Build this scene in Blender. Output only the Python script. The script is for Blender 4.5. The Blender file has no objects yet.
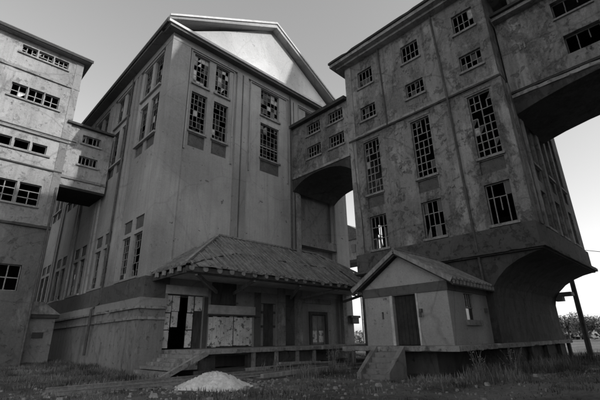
import bpy, math, random
from mathutils import Matrix, Vector
R = math.radians
SC = bpy.context.scene
COL = SC.collection
rnd = random.Random(7)

# ------------------------------------------------------------------ camera
EYE = Vector((0, 0, 1.6))
PITCH, ROLL, YAW, FPX = R(20.0), R(-1.198), R(45.306), 384.86
fw = Vector((math.cos(PITCH)*math.cos(YAW), math.cos(PITCH)*math.sin(YAW), math.sin(PITCH)))
r0 = Vector((math.sin(YAW), -math.cos(YAW), 0)); u0 = r0.cross(fw)
rr = math.cos(ROLL)*r0 + math.sin(ROLL)*u0; uu = -math.sin(ROLL)*r0 + math.cos(ROLL)*u0
cam = bpy.data.cameras.new('camera'); camo = bpy.data.objects.new('camera', cam); COL.objects.link(camo)
camo.matrix_world = Matrix(((rr.x, uu.x, -fw.x, EYE.x), (rr.y, uu.y, -fw.y, EYE.y), (rr.z, uu.z, -fw.z, EYE.z), (0, 0, 0, 1)))
cam.sensor_width = 36; cam.lens = 36*FPX/600; cam.clip_start = .1; cam.clip_end = 3000
SC.camera = camo

# ------------------------------------------------------------------ light
SUN_EL, SUN_ROT = R(32), R(167.2)
w = bpy.data.worlds.new('World'); SC.world = w; w.use_nodes = True
nt = w.node_tree; bg = nt.nodes['Background']
sky = nt.nodes.new('ShaderNodeTexSky'); sky.sky_type = 'NISHITA'; sky.sun_disc = False
sky.sun_elevation = SUN_EL; sky.sun_rotation = SUN_ROT; sky.air_density = 1.1; sky.dust_density = 1.7; sky.ozone_density = .5
bw = nt.nodes.new('ShaderNodeRGBToBW')                       # a black and white photograph: neutral sky
nt.links.new(sky.outputs[0], bw.inputs[0]); nt.links.new(bw.outputs[0], bg.inputs[0]); bg.inputs[1].default_value = .15
sl = bpy.data.lights.new('sun', 'SUN'); sl.energy = 2.0; sl.angle = R(.5); sl.color = (1, .99, .98)
so = bpy.data.objects.new('sun', sl); COL.objects.link(so)
sd = Vector((math.sin(SUN_ROT)*math.cos(SUN_EL), math.cos(SUN_ROT)*math.cos(SUN_EL), math.sin(SUN_EL)))
so.rotation_euler = sd.to_track_quat('Z', 'Y').to_euler()
SC.view_settings.view_transform = 'Standard'; SC.view_settings.look = 'None'
SC.view_settings.exposure = 0.97; SC.view_settings.gamma = 1

# ------------------------------------------------------------------ materials
def newmat(name, rough=.85):
    m = bpy.data.materials.new(name); m.use_nodes = True
    b = m.node_tree.nodes['Principled BSDF']; b.inputs['Roughness'].default_value = rough
    b.inputs['Specular IOR Level'].default_value = .25
    return m, m.node_tree, b
def g(v): return (v, v, v, 1)
def noise(nt, scale, detail=6, rough=.6, stretch=None, dist=0):
    tc = nt.nodes.new('ShaderNodeTexCoord'); n = nt.nodes.new('ShaderNodeTexNoise')
    n.inputs['Scale'].default_value = scale; n.inputs['Detail'].default_value = detail
    n.inputs['Roughness'].default_value = rough; n.inputs['Distortion'].default_value = dist
    mp = nt.nodes.new('ShaderNodeMapping'); mp.inputs['Scale'].default_value = stretch or (1, 1, 1)
    mp.inputs['Location'].default_value = (rnd.uniform(0, 50), rnd.uniform(0, 50), rnd.uniform(0, 50))
    nt.links.new(tc.outputs['Object'], mp.inputs[0]); nt.links.new(mp.outputs[0], n.inputs[0]); return n.outputs[0]
def ramp(nt, src, a, b):
    m = nt.nodes.new('ShaderNodeMapRange'); m.inputs[1].default_value = a; m.inputs[2].default_value = b
    nt.links.new(src, m.inputs[0]); return m.outputs[0]
def mix(nt, fac, A, B, amt=1):
    m = nt.nodes.new('ShaderNodeMix'); m.data_type = 'RGBA'
    if amt != 1:
        k = nt.nodes.new('ShaderNodeMath'); k.operation = 'MULTIPLY'; k.inputs[1].default_value = amt
        nt.links.new(fac, k.inputs[0]); fac = k.outputs[0]
    nt.links.new(fac, m.inputs[0])
    for s, v in ((6, A), (7, B)):
        if isinstance(v, (int, float)): m.inputs[s].default_value = g(v)
        else: nt.links.new(v, m.inputs[s])
    return m.outputs[2]
def bump(nt, b, h, strength=.4, dist=.03):
    bp = nt.nodes.new('ShaderNodeBump'); bp.inputs['Strength'].default_value = strength; bp.inputs['Distance'].default_value = dist
    nt.links.new(h, bp.inputs['Height']); nt.links.new(bp.outputs[0], b.inputs['Normal'])
def cracks(nt, scale, width):
    tc = nt.nodes.new('ShaderNodeTexCoord'); n = nt.nodes.new('ShaderNodeTexNoise'); n.inputs['Scale'].default_value = scale*1.5; n.inputs['Detail'].default_value = 6
    nt.links.new(tc.outputs['Object'], n.inputs[0]); mx = nt.nodes.new('ShaderNodeMix'); mx.data_type = 'VECTOR'; mx.inputs[0].default_value = .45
    nt.links.new(tc.outputs['Object'], mx.inputs[4]); nt.links.new(n.outputs[1], mx.inputs[5])
    v = nt.nodes.new('ShaderNodeTexVoronoi'); v.feature = 'DISTANCE_TO_EDGE'; v.inputs['Scale'].default_value = scale; nt.links.new(mx.outputs[1], v.inputs[0])
    return ramp(nt, v.outputs[0], width, 0)
def plaster(name, base, light, dark, pl=(.56, .6), pd=(.55, .62), ps=.35, streak=.45, al=.8, ad=.8, fine=.3, crk=.5, grid=None):
    m, nt, b = newmat(name, .92)
    big = noise(nt, .13, 4, .5); c = mix(nt, ramp(nt, big, .38, .62), base*.66, base*1.28)
    n1 = noise(nt, ps, 12, .66, (1, 1, .6), .3)
    n2 = noise(nt, ps*1.7, 12, .7, (1, 1, .5), .4)
    if grid:                                  # paint holds on the piers and has gone round the window columns
        tc = nt.nodes.new('ShaderNodeTexCoord'); sx = nt.nodes.new('ShaderNodeSeparateXYZ'); nt.links.new(tc.outputs['Object'], sx.inputs[0])
        a = nt.nodes.new('ShaderNodeMath'); a.operation = 'MULTIPLY_ADD'; a.inputs[1].default_value = 2*math.pi/grid[0]; a.inputs[2].default_value = -2*math.pi*grid[1]/grid[0]; nt.links.new(sx.outputs[1], a.inputs[0])
        cs = nt.nodes.new('ShaderNodeMath'); cs.operation = 'COSINE'; nt.links.new(a.outputs[0], cs.inputs[0])
        k1 = nt.nodes.new('ShaderNodeMath'); k1.operation = 'MULTIPLY_ADD'; k1.inputs[1].default_value = -.055; nt.links.new(cs.outputs[0], k1.inputs[0]); nt.links.new(n1, k1.inputs[2]); n1 = k1.outputs[0]
        k2 = nt.nodes.new('ShaderNodeMath'); k2.operation = 'MULTIPLY_ADD'; k2.inputs[1].default_value = .045; nt.links.new(cs.outputs[0], k2.inputs[0]); nt.links.new(n2, k2.inputs[2]); n2 = k2.outputs[0]
    c = mix(nt, ramp(nt, n1, *pl), c, light, al)
    c = mix(nt, ramp(nt, n2, *pd), c, dark, ad)
    n3 = noise(nt, ps*4.5, 12, .72, dist=.2); c = mix(nt, ramp(nt, n3, pd[0]+.03, pd[1]+.03), c, dark*1.1, ad*.8)
    n4 = noise(nt, ps*3.8, 12, .72, dist=.2); c = mix(nt, ramp(nt, n4, pl[0]+.03, pl[1]+.04), c, light, al*.45)
    st = noise(nt, 1.6, 8, .75, (1.6, 1.6, .07)); c = mix(nt, ramp(nt, st, .46, .74), c, dark*.8, streak)
    n5 = noise(nt, 1.1, 10, .78); c = mix(nt, ramp(nt, n5, .3, .7), c, base*.5, .42)
    f = noise(nt, 7, 10, .82); c = mix(nt, ramp(nt, f, .4, .66), c, light*.95, fine)
    f2 = noise(nt, 16, 6, .8); c = mix(nt, ramp(nt, f2, .5, .7), c, dark*.7, fine*1.1)
    sp = noise(nt, 2.6, 4, .6); c = mix(nt, ramp(nt, sp, .67, .7), c, dark*.5, .7)
    ck = cracks(nt, .38, .016); c = mix(nt, ck, c, dark*.45, crk*.6)
    nt.links.new(c, b.inputs['Base Color'])
    ad_ = nt.nodes.new('ShaderNodeMath'); ad_.operation = 'ADD'; a2 = nt.nodes.new('ShaderNodeMath'); a2.operation = 'SUBTRACT'
    nt.links.new(f, ad_.inputs[0]); nt.links.new(ramp(nt, n1, *pl), ad_.inputs[1]); nt.links.new(ad_.outputs[0], a2.inputs[0]); nt.links.new(ramp(nt, n3, pd[0]+.03, pd[1]+.03), a2.inputs[1])
    bump(nt, b, a2.outputs[0], .8, .05)
    return m
def rough_mat(name, a, b_, scale=4, rough=.9, stretch=None, bmp=.4, metal=0):
    m, nt, b = newmat(name, rough); b.inputs['Metallic'].default_value = metal
    n = noise(nt, scale, 8, .7, stretch); n2 = noise(nt, scale*.23, 5, .6)
    c = mix(nt, ramp(nt, n, .32, .68), a, b_); c = mix(nt, ramp(nt, n2, .4, .65), c, a*.7, .5)
    nt.links.new(c, b.inputs['Base Color']); bump(nt, b, n, bmp, .02); return m
M = {}
M['malt'] = plaster('grey_render', .38, .47, .15, (.6, .72), (.62, .74), .25, .5, .5, .5, .3, .25)
M['malt_trim'] = plaster('grey_render_trim', .37, .46, .2, (.6, .7), (.62, .75), .4, .3, .5, .4, .3)
M['malt_dark'] = plaster('stained_shaded_render', .13, .2, .07, (.58, .66), (.52, .66), .4, .4, .5, .6, .2)  # dark render, also used where shade is put into the colour
M['plinth'] = plaster('plinth_render', .25, .36, .1, (.56, .64), (.55, .64), .5, .65, .6, .7, .25)
M['white'] = plaster('whitewashed_gable', .6, .66, .42, (.6, .7), (.62, .75), .4, .4, .4, .4, .3, .3)
M['mill'] = plaster('peeling_render', .235, .45, .06, (.52, .58), (.52, .58), .3, .95, .8, .85, .35, .6, (4.0, 14.4))
M['mill_trim'] = plaster('peeling_trim', .28, .42, .12, (.52, .56), (.55, .6), .6, .3, .8, .6, .3)
M['band'] = plaster('dark_base_band', .095, .17, .05, (.6, .66), (.52, .6), .6, .35, .6, .6, .3)
M['under'] = plaster('shaded_concrete', .075, .13, .03, (.55, .62), (.5, .6), .4, .7, .6, .7, .2)  # concrete darkened to carry the shade under arches and overhangs
M['pale'] = plaster('pale_flaking_render', .3, .4, .11, (.54, .6), (.54, .62), .35, .6, .7, .6, .3)
M['pale_low'] = plaster('dark_lower_render', .15, .22, .06, (.54, .6), (.54, .62), .35, .6, .7, .6, .3)  # darker render below the lowest string course
M['pale_trim'] = plaster('pale_trim', .24, .34, .12, (.54, .6), (.56, .64), .8, .3, .7, .6, .3)
M['conc'] = plaster('old_concrete', .3, .48, .09, (.54, .6), (.52, .62), .9, .5, .7, .7, .35)
M['hut'] = plaster('hut_render', .32, .45, .12, (.58, .66), (.6, .7), .5, .2, .6, .6, .35)
M['dark'] = rough_mat('dark_tarred_edge', .035, .07, 3)
M['flash'] = rough_mat('zinc_flashing', .42, .62, 2.5, .55)
M['roof'] = rough_mat('roof_felt', .07, .15, 3)
M['tile'] = rough_mat('weathered_roof_sheet', .07, .3, 3.5, .9, (1, .4, .4))
M['batten'] = rough_mat('weathered_batten', .12, .32, 4)
M['timber'] = rough_mat('dark_old_timber', .035, .1, 5, .9, (1, 1, .2))
M['timber_l'] = rough_mat('grey_old_timber', .16, .34, 6, .9, (1, 1, .2))
M['iron'] = rough_mat('rusty_iron', .05, .12, 6, .7)
M['rail'] = rough_mat('worn_rail', .12, .3, 8, .5)
M['muntin'] = rough_mat('flaking_window_paint', .13, .32, 8, .8)
M['muntin_d'] = rough_mat('dirty_window_paint', .09, .2, 8, .8)
M['door_dark'] = rough_mat('recess_dark_door', .02, .045, 5)  # near-black planks carry the deep doorway's darkness in their colour
M['room'] = rough_mat('unlit_interior', .015, .025, 2)  # darkness of closed rooms put into a near-black colour
M['sand'] = rough_mat('pale_sand', .5, .78, 9, .95, None, .6)
M['board'] = rough_mat('pale_boards', .36, .62, 3, .9)
m, nt, b = newmat('chipped_white_paint', .8)
c = mix(nt, ramp(nt, noise(nt, 1.1, 4), .35, .65), .52, .78)
c = mix(nt, ramp(nt, noise(nt, 3.2, 5, .65), .55, .6), c, .1, .85); c = mix(nt, ramp(nt, noise(nt, 7, 3), .64, .67), c, .05, .8)
nt.links.new(c, b.inputs['Base Color']); M['chip'] = m
m, nt, b = newmat('cell_glass', .12); b.inputs['Base Color'].default_value = g(.015)
b.inputs['Specular IOR Level'].default_value = .5; M['glass'] = m
m, nt, b = newmat('pale_pane', .5); c = mix(nt, ramp(nt, noise(nt, 3, 5), .35, .65), .18, .5)
nt.links.new(c, b.inputs['Base Color']); M['palepane'] = m
m, nt, b = newmat('dry_grass', .9); c = mix(nt, ramp(nt, noise(nt, .5, 8, .7), .42, .6), .035, .24)
c = mix(nt, ramp(nt, noise(nt, 40, 1), .4, .6), c, .05, .5); nt.links.new(c, b.inputs['Base Color']); M['grass'] = m
m, nt, b = newmat('ground_dirt', .95); c = mix(nt, ramp(nt, noise(nt, .35, 8), .38, .62), .04, .13)
c = mix(nt, ramp(nt, noise(nt, 5, 8, .75), .46, .68), c, .24, .5); f = noise(nt, 14, 8, .75)
c = mix(nt, ramp(nt, f, .5, .7), c, .05, .5); nt.links.new(c, b.inputs['Base Color']); bump(nt, b, f, .8, .06); M['ground'] = m
m, nt, b = newmat('hazy_foliage', .9); c = mix(nt, ramp(nt, noise(nt, 1.5, 4), .4, .6), .08, .18)  # leaf colour lightened in place of distance haze
nt.links.new(c, b.inputs['Base Color']); M['leaf'] = m

# ------------------------------------------------------------------ mesh helpers
class MB:
    def __init__(s): s.v = []; s.f = []
    def poly(s, pts):
        i = len(s.v); s.v += [tuple(p) for p in pts]; s.f.append(tuple(range(i, i+len(pts)))); return s
    def box(s, x0, x1, y0, y1, z0, z1):
        i = len(s.v)
        s.v += [(x0,y0,z0),(x1,y0,z0),(x1,y1,z0),(x0,y1,z0),(x0,y0,z1),(x1,y0,z1),(x1,y1,z1),(x0,y1,z1)]
        s.f += [tuple(i+k for k in q) for q in ((0,3,2,1),(4,5,6,7),(0,1,5,4),(1,2,6,5),(2,3,7,6),(3,0,4,7))]; return s
    def hexa(s, lo, hi):                                   # two loops of the same length
        n = len(lo); i = len(s.v); s.v += [tuple(p) for p in lo] + [tuple(p) for p in hi]
        s.f.append(tuple(i+k for k in reversed(range(n)))); s.f.append(tuple(i+n+k for k in range(n)))
        for k in range(n): j = (k+1) % n; s.f.append((i+k, i+j, i+n+j, i+n+k))
        return s
    def prism_x(s, yz, x0, x1): return s.hexa([(x0, y, z) for y, z in yz], [(x1, y, z) for y, z in yz])
    def prism_y(s, xz, y0, y1): return s.hexa([(x, y0, z) for x, z in xz], [(x, y1, z) for x, z in xz])
    def bar(s, a, b, w=.1, h=.1, up=(0, 0, 1)):
        a, b = Vector(a), Vector(b); d = (b-a).normalized(); up = Vector(up)
        if abs(d.dot(up)) > .98: up = Vector((1, 0, 0))
        sx = d.cross(up).normalized()*w/2; sz = sx.cross(d).normalized()*h/2
        return s.hexa([a-sx-sz, a+sx-sz, a+sx+sz, a-sx+sz], [b-sx-sz, b+sx-sz, b+sx+sz, b-sx+sz])
    def tube(s, pts, r, n=8):
        pts = [Vector(p) for p in pts]; rs = r if isinstance(r, (list, tuple)) else [r]*len(pts); i0 = len(s.v)
        for k, p in enumerate(pts):
            d = (pts[min(k+1, len(pts)-1)]-pts[max(k-1, 0)]).normalized()
            a = d.orthogonal().normalized() if abs(d.z) < .9 else (Vector((1, 0, 0))-d*d.x).normalized()
            c = d.cross(a)
            for q in range(n):
                t = 2*math.pi*q/n; s.v.append(tuple(p+(a*math.cos(t)+c*math.sin(t))*rs[k]))
        for k in range(len(pts)-1):
            for q in range(n):
                q2 = (q+1) % n; s.f.append((i0+k*n+q, i0+k*n+q2, i0+(k+1)*n+q2, i0+(k+1)*n+q))
        s.f.append(tuple(i0+q for q in reversed(range(n)))); s.f.append(tuple(i0+(len(pts)-1)*n+q for q in range(n))); return s
    def data(s, name, mat):
        me = bpy.data.meshes.new(name); me.from_pydata(s.v, [], s.f); me.materials.append(mat); me.update(); return me
WM = {}
def link(name, data, parent=None, mw=None, **props):
    o = bpy.data.objects.new(name, data); COL.objects.link(o); mw = mw or Matrix.Identity(4)
    WM[o.name] = mw
    if parent: o.parent = parent; o.matrix_basis = WM[parent.name].inverted() @ mw
    else: o.matrix_basis = mw
    for k, v in props.items(): o[k] = v
    return o
def thing(name, label, cat, loc=(0, 0, 0), group=None):
    o = link(name, None, None, Matrix.Translation(Vector(loc)), label=label, category=cat)
    if group: o['group'] = group
    return o
def part(name, mb, mat, parent, **props):
    """mesh given in world coordinates, its origin moved to its own middle"""
    xs = [p[0] for p in mb.v]; ys = [p[1] for p in mb.v]; zs = [p[2] for p in mb.v]
    c = Vector(((min(xs)+max(xs))/2, (min(ys)+max(ys))/2, min(zs)))
    if props.pop('world_origin', False): c = Vector((0, 0, 0))
    mb.v = [(x-c.x, y-c.y, z-c.z) for x, y, z in mb.v]
    return link(name, mb.data(name, M[mat]), parent, Matrix.Translation(c), **props)
def wallpart(name, mb, mat, parent, **props): return part(name, mb, mat, parent, world_origin=True, **props)

def facade(O, U, N, u1, z1, ops, mb=None, zb=0, ub=0, depth=.3):
    """flat wall from O along U with reveals of its openings (u0,u1,z0,z1[,depth])"""
    mb = mb or MB(); O, U, N = Vector(O), Vector(U), Vector(N)
    us = sorted({ub, u1} | {v for o in ops for v in o[:2] if ub < v < u1}); zs = sorted({zb, z1} | {v for o in ops for v in o[2:4] if zb < v < z1})
    def P(u, z, d=0): return O+U*u+Vector((0, 0, z))-N*d
    flip = U.cross(Vector((0, 0, 1))).dot(N) < 0
    def q(a, b, c, d): mb.poly([a, d, c, b] if flip else [a, b, c, d])
    for i in range(len(us)-1):
        for j in range(len(zs)-1):
            cu, cz = (us[i]+us[i+1])/2, (zs[j]+zs[j+1])/2
            if any(o[0] < cu < o[1] and o[2] < cz < o[3] for o in ops): continue
            q(P(us[i], zs[j]), P(us[i+1], zs[j]), P(us[i+1], zs[j+1]), P(us[i], zs[j+1]))
    for o in ops:
        a, b_, c, d = o[:4]; t = o[4] if len(o) > 4 else depth
        q(P(a, c), P(b_, c), P(b_, c, t), P(a, c, t)); q(P(a, d, t), P(b_, d, t), P(b_, d), P(a, d))
        q(P(a, c), P(a, c, t), P(a, d, t), P(a, d)); q(P(b_, c, t), P(b_, c), P(b_, d), P(b_, d, t))
    return mb
def rag(path, out, wd, z0, z1, step=.35, amp=.04, chip=.12):
    """weathered strip: inner edge on path, outer edge and top broken unevenly"""
    a, b_ = Vector(path[0]), Vector(path[1]); n_ = max(2, int((b_-a).length/step)); out = Vector(out); rows = []
    for k in range(n_+1):
        p = a+(b_-a)*k/n_; c = rnd.random() < chip; w2 = wd*(1-(rnd.uniform(.2, .6) if c else rnd.uniform(0, amp/wd*1.2 if wd else 0))); dz = rnd.uniform(0, min(.1, (z1-z0)*.5) if c else min(.025, (z1-z0)*.14)); e = rnd.uniform(0, min(.06, (z1-z0)*.35) if c else .012)
        rows.append([(p.x, p.y, z0), (p.x+out.x*w2, p.y+out.y*w2, z0+e), (p.x+out.x*w2, p.y+out.y*w2, z1-dz), (p.x, p.y, z1)])
    mb = MB(); mb.v = [q for r_ in rows for q in r_]
    for k in range(n_):
        for q in range(4): q2 = (q+1) % 4; mb.f.append((4*k+q, 4*k+q2, 4*k+4+q2, 4*k+4+q))
    mb.f += [(3, 2, 1, 0), (4*n_, 4*n_+1, 4*n_+2, 4*n_+3)]; return mb
FACE = {'S': 0, 'W': -90, 'N': 180, 'E': 90}
CACHE = {}
def window(parent, face, x, y, z, w_, h, nx, nz, miss=.3, pale=.15, mt='muntin', sill=True, th=.05, inset=.16, transom=None, lost=0):
    """x,y,z: bottom centre of the opening in the wall's outer plane. frame mesh > glazing, sill"""
    mw = Matrix.Translation((x, y, z)) @ Matrix.Rotation(R(FACE[face]), 4, 'Z')
    key = (round(w_, 2), round(h, 2), nx, nz, mt, th, inset, transom, lost, rnd.randint(0, 2))
    if key not in CACHE:
        f = MB(); e = .06; y0, y1 = inset, inset+.06; hw = w_/2-.004
        f.box(-hw, -hw+e, y0, y1, .004, h-.004).box(hw-e, hw, y0, y1, .004, h-.004)
        f.box(-hw+e, hw-e, y0, y1, .004, e).box(-hw+e, hw-e, y0, y1, h-e, h-.004)
        if transom: f.box(-hw+e, hw-e, y0-.02, y1, h*transom-.06, h*transom+.06)
        for i in range(1, nx):
            for j in range(nz):
                if j < lost and i % 2 == 0: continue
                if rnd.random() < .07: continue
                u = -w_/2+w_*i/nx+rnd.uniform(-.008, .008); f.box(u-th/2, u+th/2, y0+.012, y1-.012, max(.06, h*j/nz), min(h-.06, h*(j+1)/nz))
        for j in range(1+lost, nz):
            for i in range(nx):
                if rnd.random() < .07: continue
                v = h*j/nz+rnd.uniform(-.008, .008); f.box(max(-hw+e, -w_/2+w_*i/nx), min(hw-e, -w_/2+w_*(i+1)/nx), y0+.016, y1-.016, v-th/2, v+th/2)
        CACHE[key] = f.data('window', M[mt])
        s = MB().box(-w_/2-.12, w_/2+.12, -.12, .1, -.12, .03); CACHE[key+('s',)] = s.data('sill', M['conc'])
    o = link('window', CACHE[key], parent, mw)
    gl, pp = MB(), MB(); yy = inset+.03; ci, cj = rnd.uniform(0, nx), rnd.choice((0, nz*.15, nz*.8))
    for i in range(nx):
        for j in range(lost, nz):
            t = rnd.random()
            if t < miss: continue
            u0, u1 = -w_/2+w_*i/nx+th/2, -w_/2+w_*(i+1)/nx-th/2; v0, v1 = h*j/nz+th/2, h*(j+1)/nz-th/2
            a, b_ = rnd.uniform(-.012, .012), rnd.uniform(-.012, .012); pts = [(u0, yy+a, v0), (u1, yy+b_, v0), (u1, yy+b_, v1), (u0, yy+a, v1)]
            if t < miss+.1: pts = pts[:3] if rnd.random() < .5 else [pts[0], pts[2], pts[3]]      # a shard left in the frame
            (pp if t > 1-pale*.25 or (abs(i-ci) < nx*.45 and abs(j-cj) < nz*.28 and rnd.random() < pale*2.4) else gl).poly(pts)
    if gl.f: link('glazing', gl.data('glazing', M['glass']), o, mw, kind='stuff')
    if pp.f: link('pale_glazing', pp.data('pale_glazing', M['palepane']), o, mw, kind='stuff')  # panes given a pale colour
    if sill: link('sill', CACHE[key+('s',)], o, mw)
    return o
def blank(parent, face, x, y, z, w_, h, mat, name='blind_panel', d=.1):
    mw = Matrix.Translation((x, y, z)) @ Matrix.Rotation(R(FACE[face]), 4, 'Z'); k = ('bl', round(w_, 2), round(h, 2), mat, d)
    if k not in CACHE: CACHE[k] = MB().box(-w_/2, w_/2, d, d+.05, 0, h).data(name, M[mat])
    return link(name, CACHE[k], parent, mw)
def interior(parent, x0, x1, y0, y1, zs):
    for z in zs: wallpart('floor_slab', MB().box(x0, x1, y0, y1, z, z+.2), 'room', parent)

# ------------------------------------------------------------------ ground
def gz(x, y):
    z = .07*math.sin(x*.7+y*.3)*math.cos(y*.55-x*.2)+.04*math.sin(x*2.1)*math.sin(y*1.7)
    if y > 20 and x < 9.5: z += min(.45, (y-20)*.03)
    return z
xs = sorted(set([-1500, -700, -300, -150, -80, -40] + [-30+.6*i for i in range(150)] + [70, 100, 160, 300, 700, 1500]))
mb = MB(); n = len(xs)
for yv in xs:
    for xv in xs: mb.v.append((xv, yv, gz(xv, yv)*(1 if abs(xv) < 75 and abs(yv) < 75 else 0)-.0))
for j in range(n-1):
    for i in range(n-1): mb.f.append((j*n+i, j*n+i+1, (j+1)*n+i+1, (j+1)*n+i))
gm = mb.data('ground', M['ground']); gm.polygons.foreach_set('use_smooth', [True]*len(gm.polygons))
link('ground', gm, kind='structure')

# ------------------------------------------------------------------ malt house (gabled block)
X0, X1, Y0, Y1, ZE = 9.64, 29.3, 23.0, 64.5, 23.9
T = thing('malt_house', 'large grey gabled factory block with a whitewashed pediment above its shaded front', 'factory building', (19.5, 40, 0))
fr = []                                          # front openings, u = x - X0
for a, b_ in ((11.6, 12.95), (13.55, 14.9), (18.25, 20.4), (23.9, 25.25), (25.9, 27.25)):
    fr += [(a-X0, b_-X0, 20.35, 23.1), (a-X0, b_-X0, 16.2, 19.6)]
    fr.append((a-X0, b_-X0, 14.95, 16.02, .1))
low = [(11.05, 13.75, 1.22, 4.45), (14.2, 17.85, 1.22, 3.3), (18.6, 20.05, 1.22, 4.25), (23.85, 25.5, 1.22, 3.55)]
fr += [(a-X0, b_-X0, c-0, d) for a, b_, c, d in low]
fr += [(22.62-X0, 27.35-X0, 10.05, 15.9, .35), (22.62-X0, 27.35-X0, 6.3, 9.25, .35)]
wallpart('wall', facade((X0, Y0+.15, 0), (1, 0, 0), (0, -1, 0), X1-X0, ZE, fr), 'malt', T)
for a, b_, c, d in low[:0]: pass
wl = []; BAY = [26.4+5.85*k for k in range(7)]
for k, c in enumerate(BAY):
    for s in (-.98, .98):
        y = c+s
        for z0, z1, dd in ((20.3, 23.05, .3), (16.1, 19.5, .3), (15.0, 15.95, .1), (8.88, 9.8, .1), (5.6, 8.6, .3)):
            wl.append((y-.72-Y0, y+.72-Y0, z0, z1, dd))
wallpart('wall', facade((X0+.15, Y0+.15, 0), (0, 1, 0), (-1, 0, 0), Y1-Y0, ZE, [(a-.15, b_-.15, c, d, e) for a, b_, c, d, e in wl]), 'malt', T)
wallpart('wall', facade((X1, Y0+.15, 0), (0, 1, 0), (1, 0, 0), Y1-Y0-.15, ZE, []), 'malt', T)
wallpart('wall', facade((X0, Y1, 0), (1, 0, 0), (0, 1, 0), X1-X0, ZE, []), 'malt', T)
wallpart('back_panel', MB().box(22.5, 27.5, Y0+.49, Y0+.6, 6.2, 16), 'plinth', T)
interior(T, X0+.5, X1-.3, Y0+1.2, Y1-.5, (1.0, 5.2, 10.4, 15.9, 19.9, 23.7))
def pil(x0, x1, y0, y1, z0, z1, mat='malt_trim', name='pilaster'): return wallpart(name, MB().box(x0, x1, y0, y1, z0, z1), mat, T)
# front pilasters and corner piers
pil(X0, 11.15, Y0, Y0+1.2, 4.14, 23.3, 'malt')
for a in (15.55, 16.2, 21.5, 22.15): pil(a, a+.5, Y0-.06, Y0+.145, 6.0, 23.3)
pil(27.5, X1+.02, Y0-.02, Y0+.8, 1.2, 23.3, 'malt'); pil(22.15, 22.6, Y0-.25, Y0-.002, 6.0, 13.7, 'conc')
wallpart('beam', MB().box(22.62, 27.35, Y0-.1, Y0+.48, 9.27, 10.03), 'conc', T)
for k in range(7):                               # west face pilasters between bays
    y = 29.325+5.85*k
    if k < 6:
        for dy in (-.62, .12): pil(X0+.002, X0+.145, y+dy, y+dy+.5, 4.15, 23.3)
for k, c in enumerate(BAY):
    for s in (-.98, .98):
        y = c+s
        if k < 5:
            window(T, 'W', X0+.15, y, 20.3, 1.44, 2.75, 4, 5, .5, .05, 'muntin_d', sill=False, th=.045)
            window(T, 'W', X0+.15, y, 16.1, 1.44, 3.4, 4, 6, .5, .05, 'muntin_d', sill=False, th=.045)
            blank(T, 'W', X0+.15, y, 15.0, 1.44, .95, 'malt_dark')
        window(T, 'W', X0+.15, y, 5.6, 1.44, 3.0, 4, 6, .45, .08, 'muntin', sill=False, th=.045)
        blank(T, 'W', X0+.15, y, 8.88, 1.44, .92, 'malt_dark')
    for z, nm in ((20.0, 'sill'), (15.9, 'sill'), (5.45, 'sill')):
        wallpart(nm, MB().box(X0-.02, X0+.2, c-1.85, c+1.85, z+.02, z+.16), 'malt_trim', T)
    wallpart('lintel_band', MB().box(X0+.06, X0+.148, c-1.8, c+1.8, 23.1, 23.3), 'malt_trim', T)
PP = {0: (.25, .3), 1: (.25, .3)}
for a, b_ in ((11.6, 12.95), (13.55, 14.9), (18.25, 20.4), (23.9, 25.25), (25.9, 27.25)):
    w_ = b_-a; nx = 4 if w_ < 2 else 5
    window(T, 'S', (a+b_)/2, Y0+.15, 20.35, w_, 2.75, nx, 6, .35, .3, th=.04)
    window(T, 'S', (a+b_)/2, Y0+.15, 16.2, w_, 3.4, nx, 7, .6, .12 if w_ < 2 else .04, th=.04, transom=None if w_ < 2 else .36)
    blank(T, 'S', (a+b_)/2, Y0+.15, 14.95, w_, 1.07, 'malt_dark')
# frieze, cornice, raking cornice
wallpart('frieze', MB().box(X0+.002, X1-.002, Y0-.02, Y0+.148, 23.3, 23.85).box(X0-.02, X0+.148, Y0+.15, Y1, 23.3, 23.85), 'malt_trim', T)
for a, b_ in ((11.25, 15.35), (17.0, 21.4), (22.8, 27.4)):
    wallpart('bay_moulding', MB().box(a, b_, Y0+.05, Y0+.147, 23.18, 23.298).box(a, a+.1, Y0+.05, Y0+.147, 14.6, 23.18).box(b_-.1, b_, Y0+.05, Y0+.147, 14.6, 23.18), 'malt_trim', T)
CX, AP = 19.47, 30.15; xl, xr = 8.95, 30.0; yf = 22.35
wallpart('cornice', MB().box(xl+.15, xr-.15, yf+.12, Y0+.6, 23.86, 24.08), 'malt_dark', T)
wallpart('cornice_edge', MB().box(xl+.0, xr, yf, yf+.3, 24.085, 24.3), 'flash', T)
wallpart('eave', MB().box(xl, X0+.2, Y0+.61, Y1+.6, 23.86, 24.06).box(X1-.2, xr, Y0+.61, Y1+.6, 23.86, 24.06), 'malt_dark', T)
wallpart('gutter', MB().box(xl-.12, xl+.06, yf+.1, Y1+.6, 24.02, 24.2), 'dark', T)
sl_ = (AP-24.1)/(CX-xl)
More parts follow.
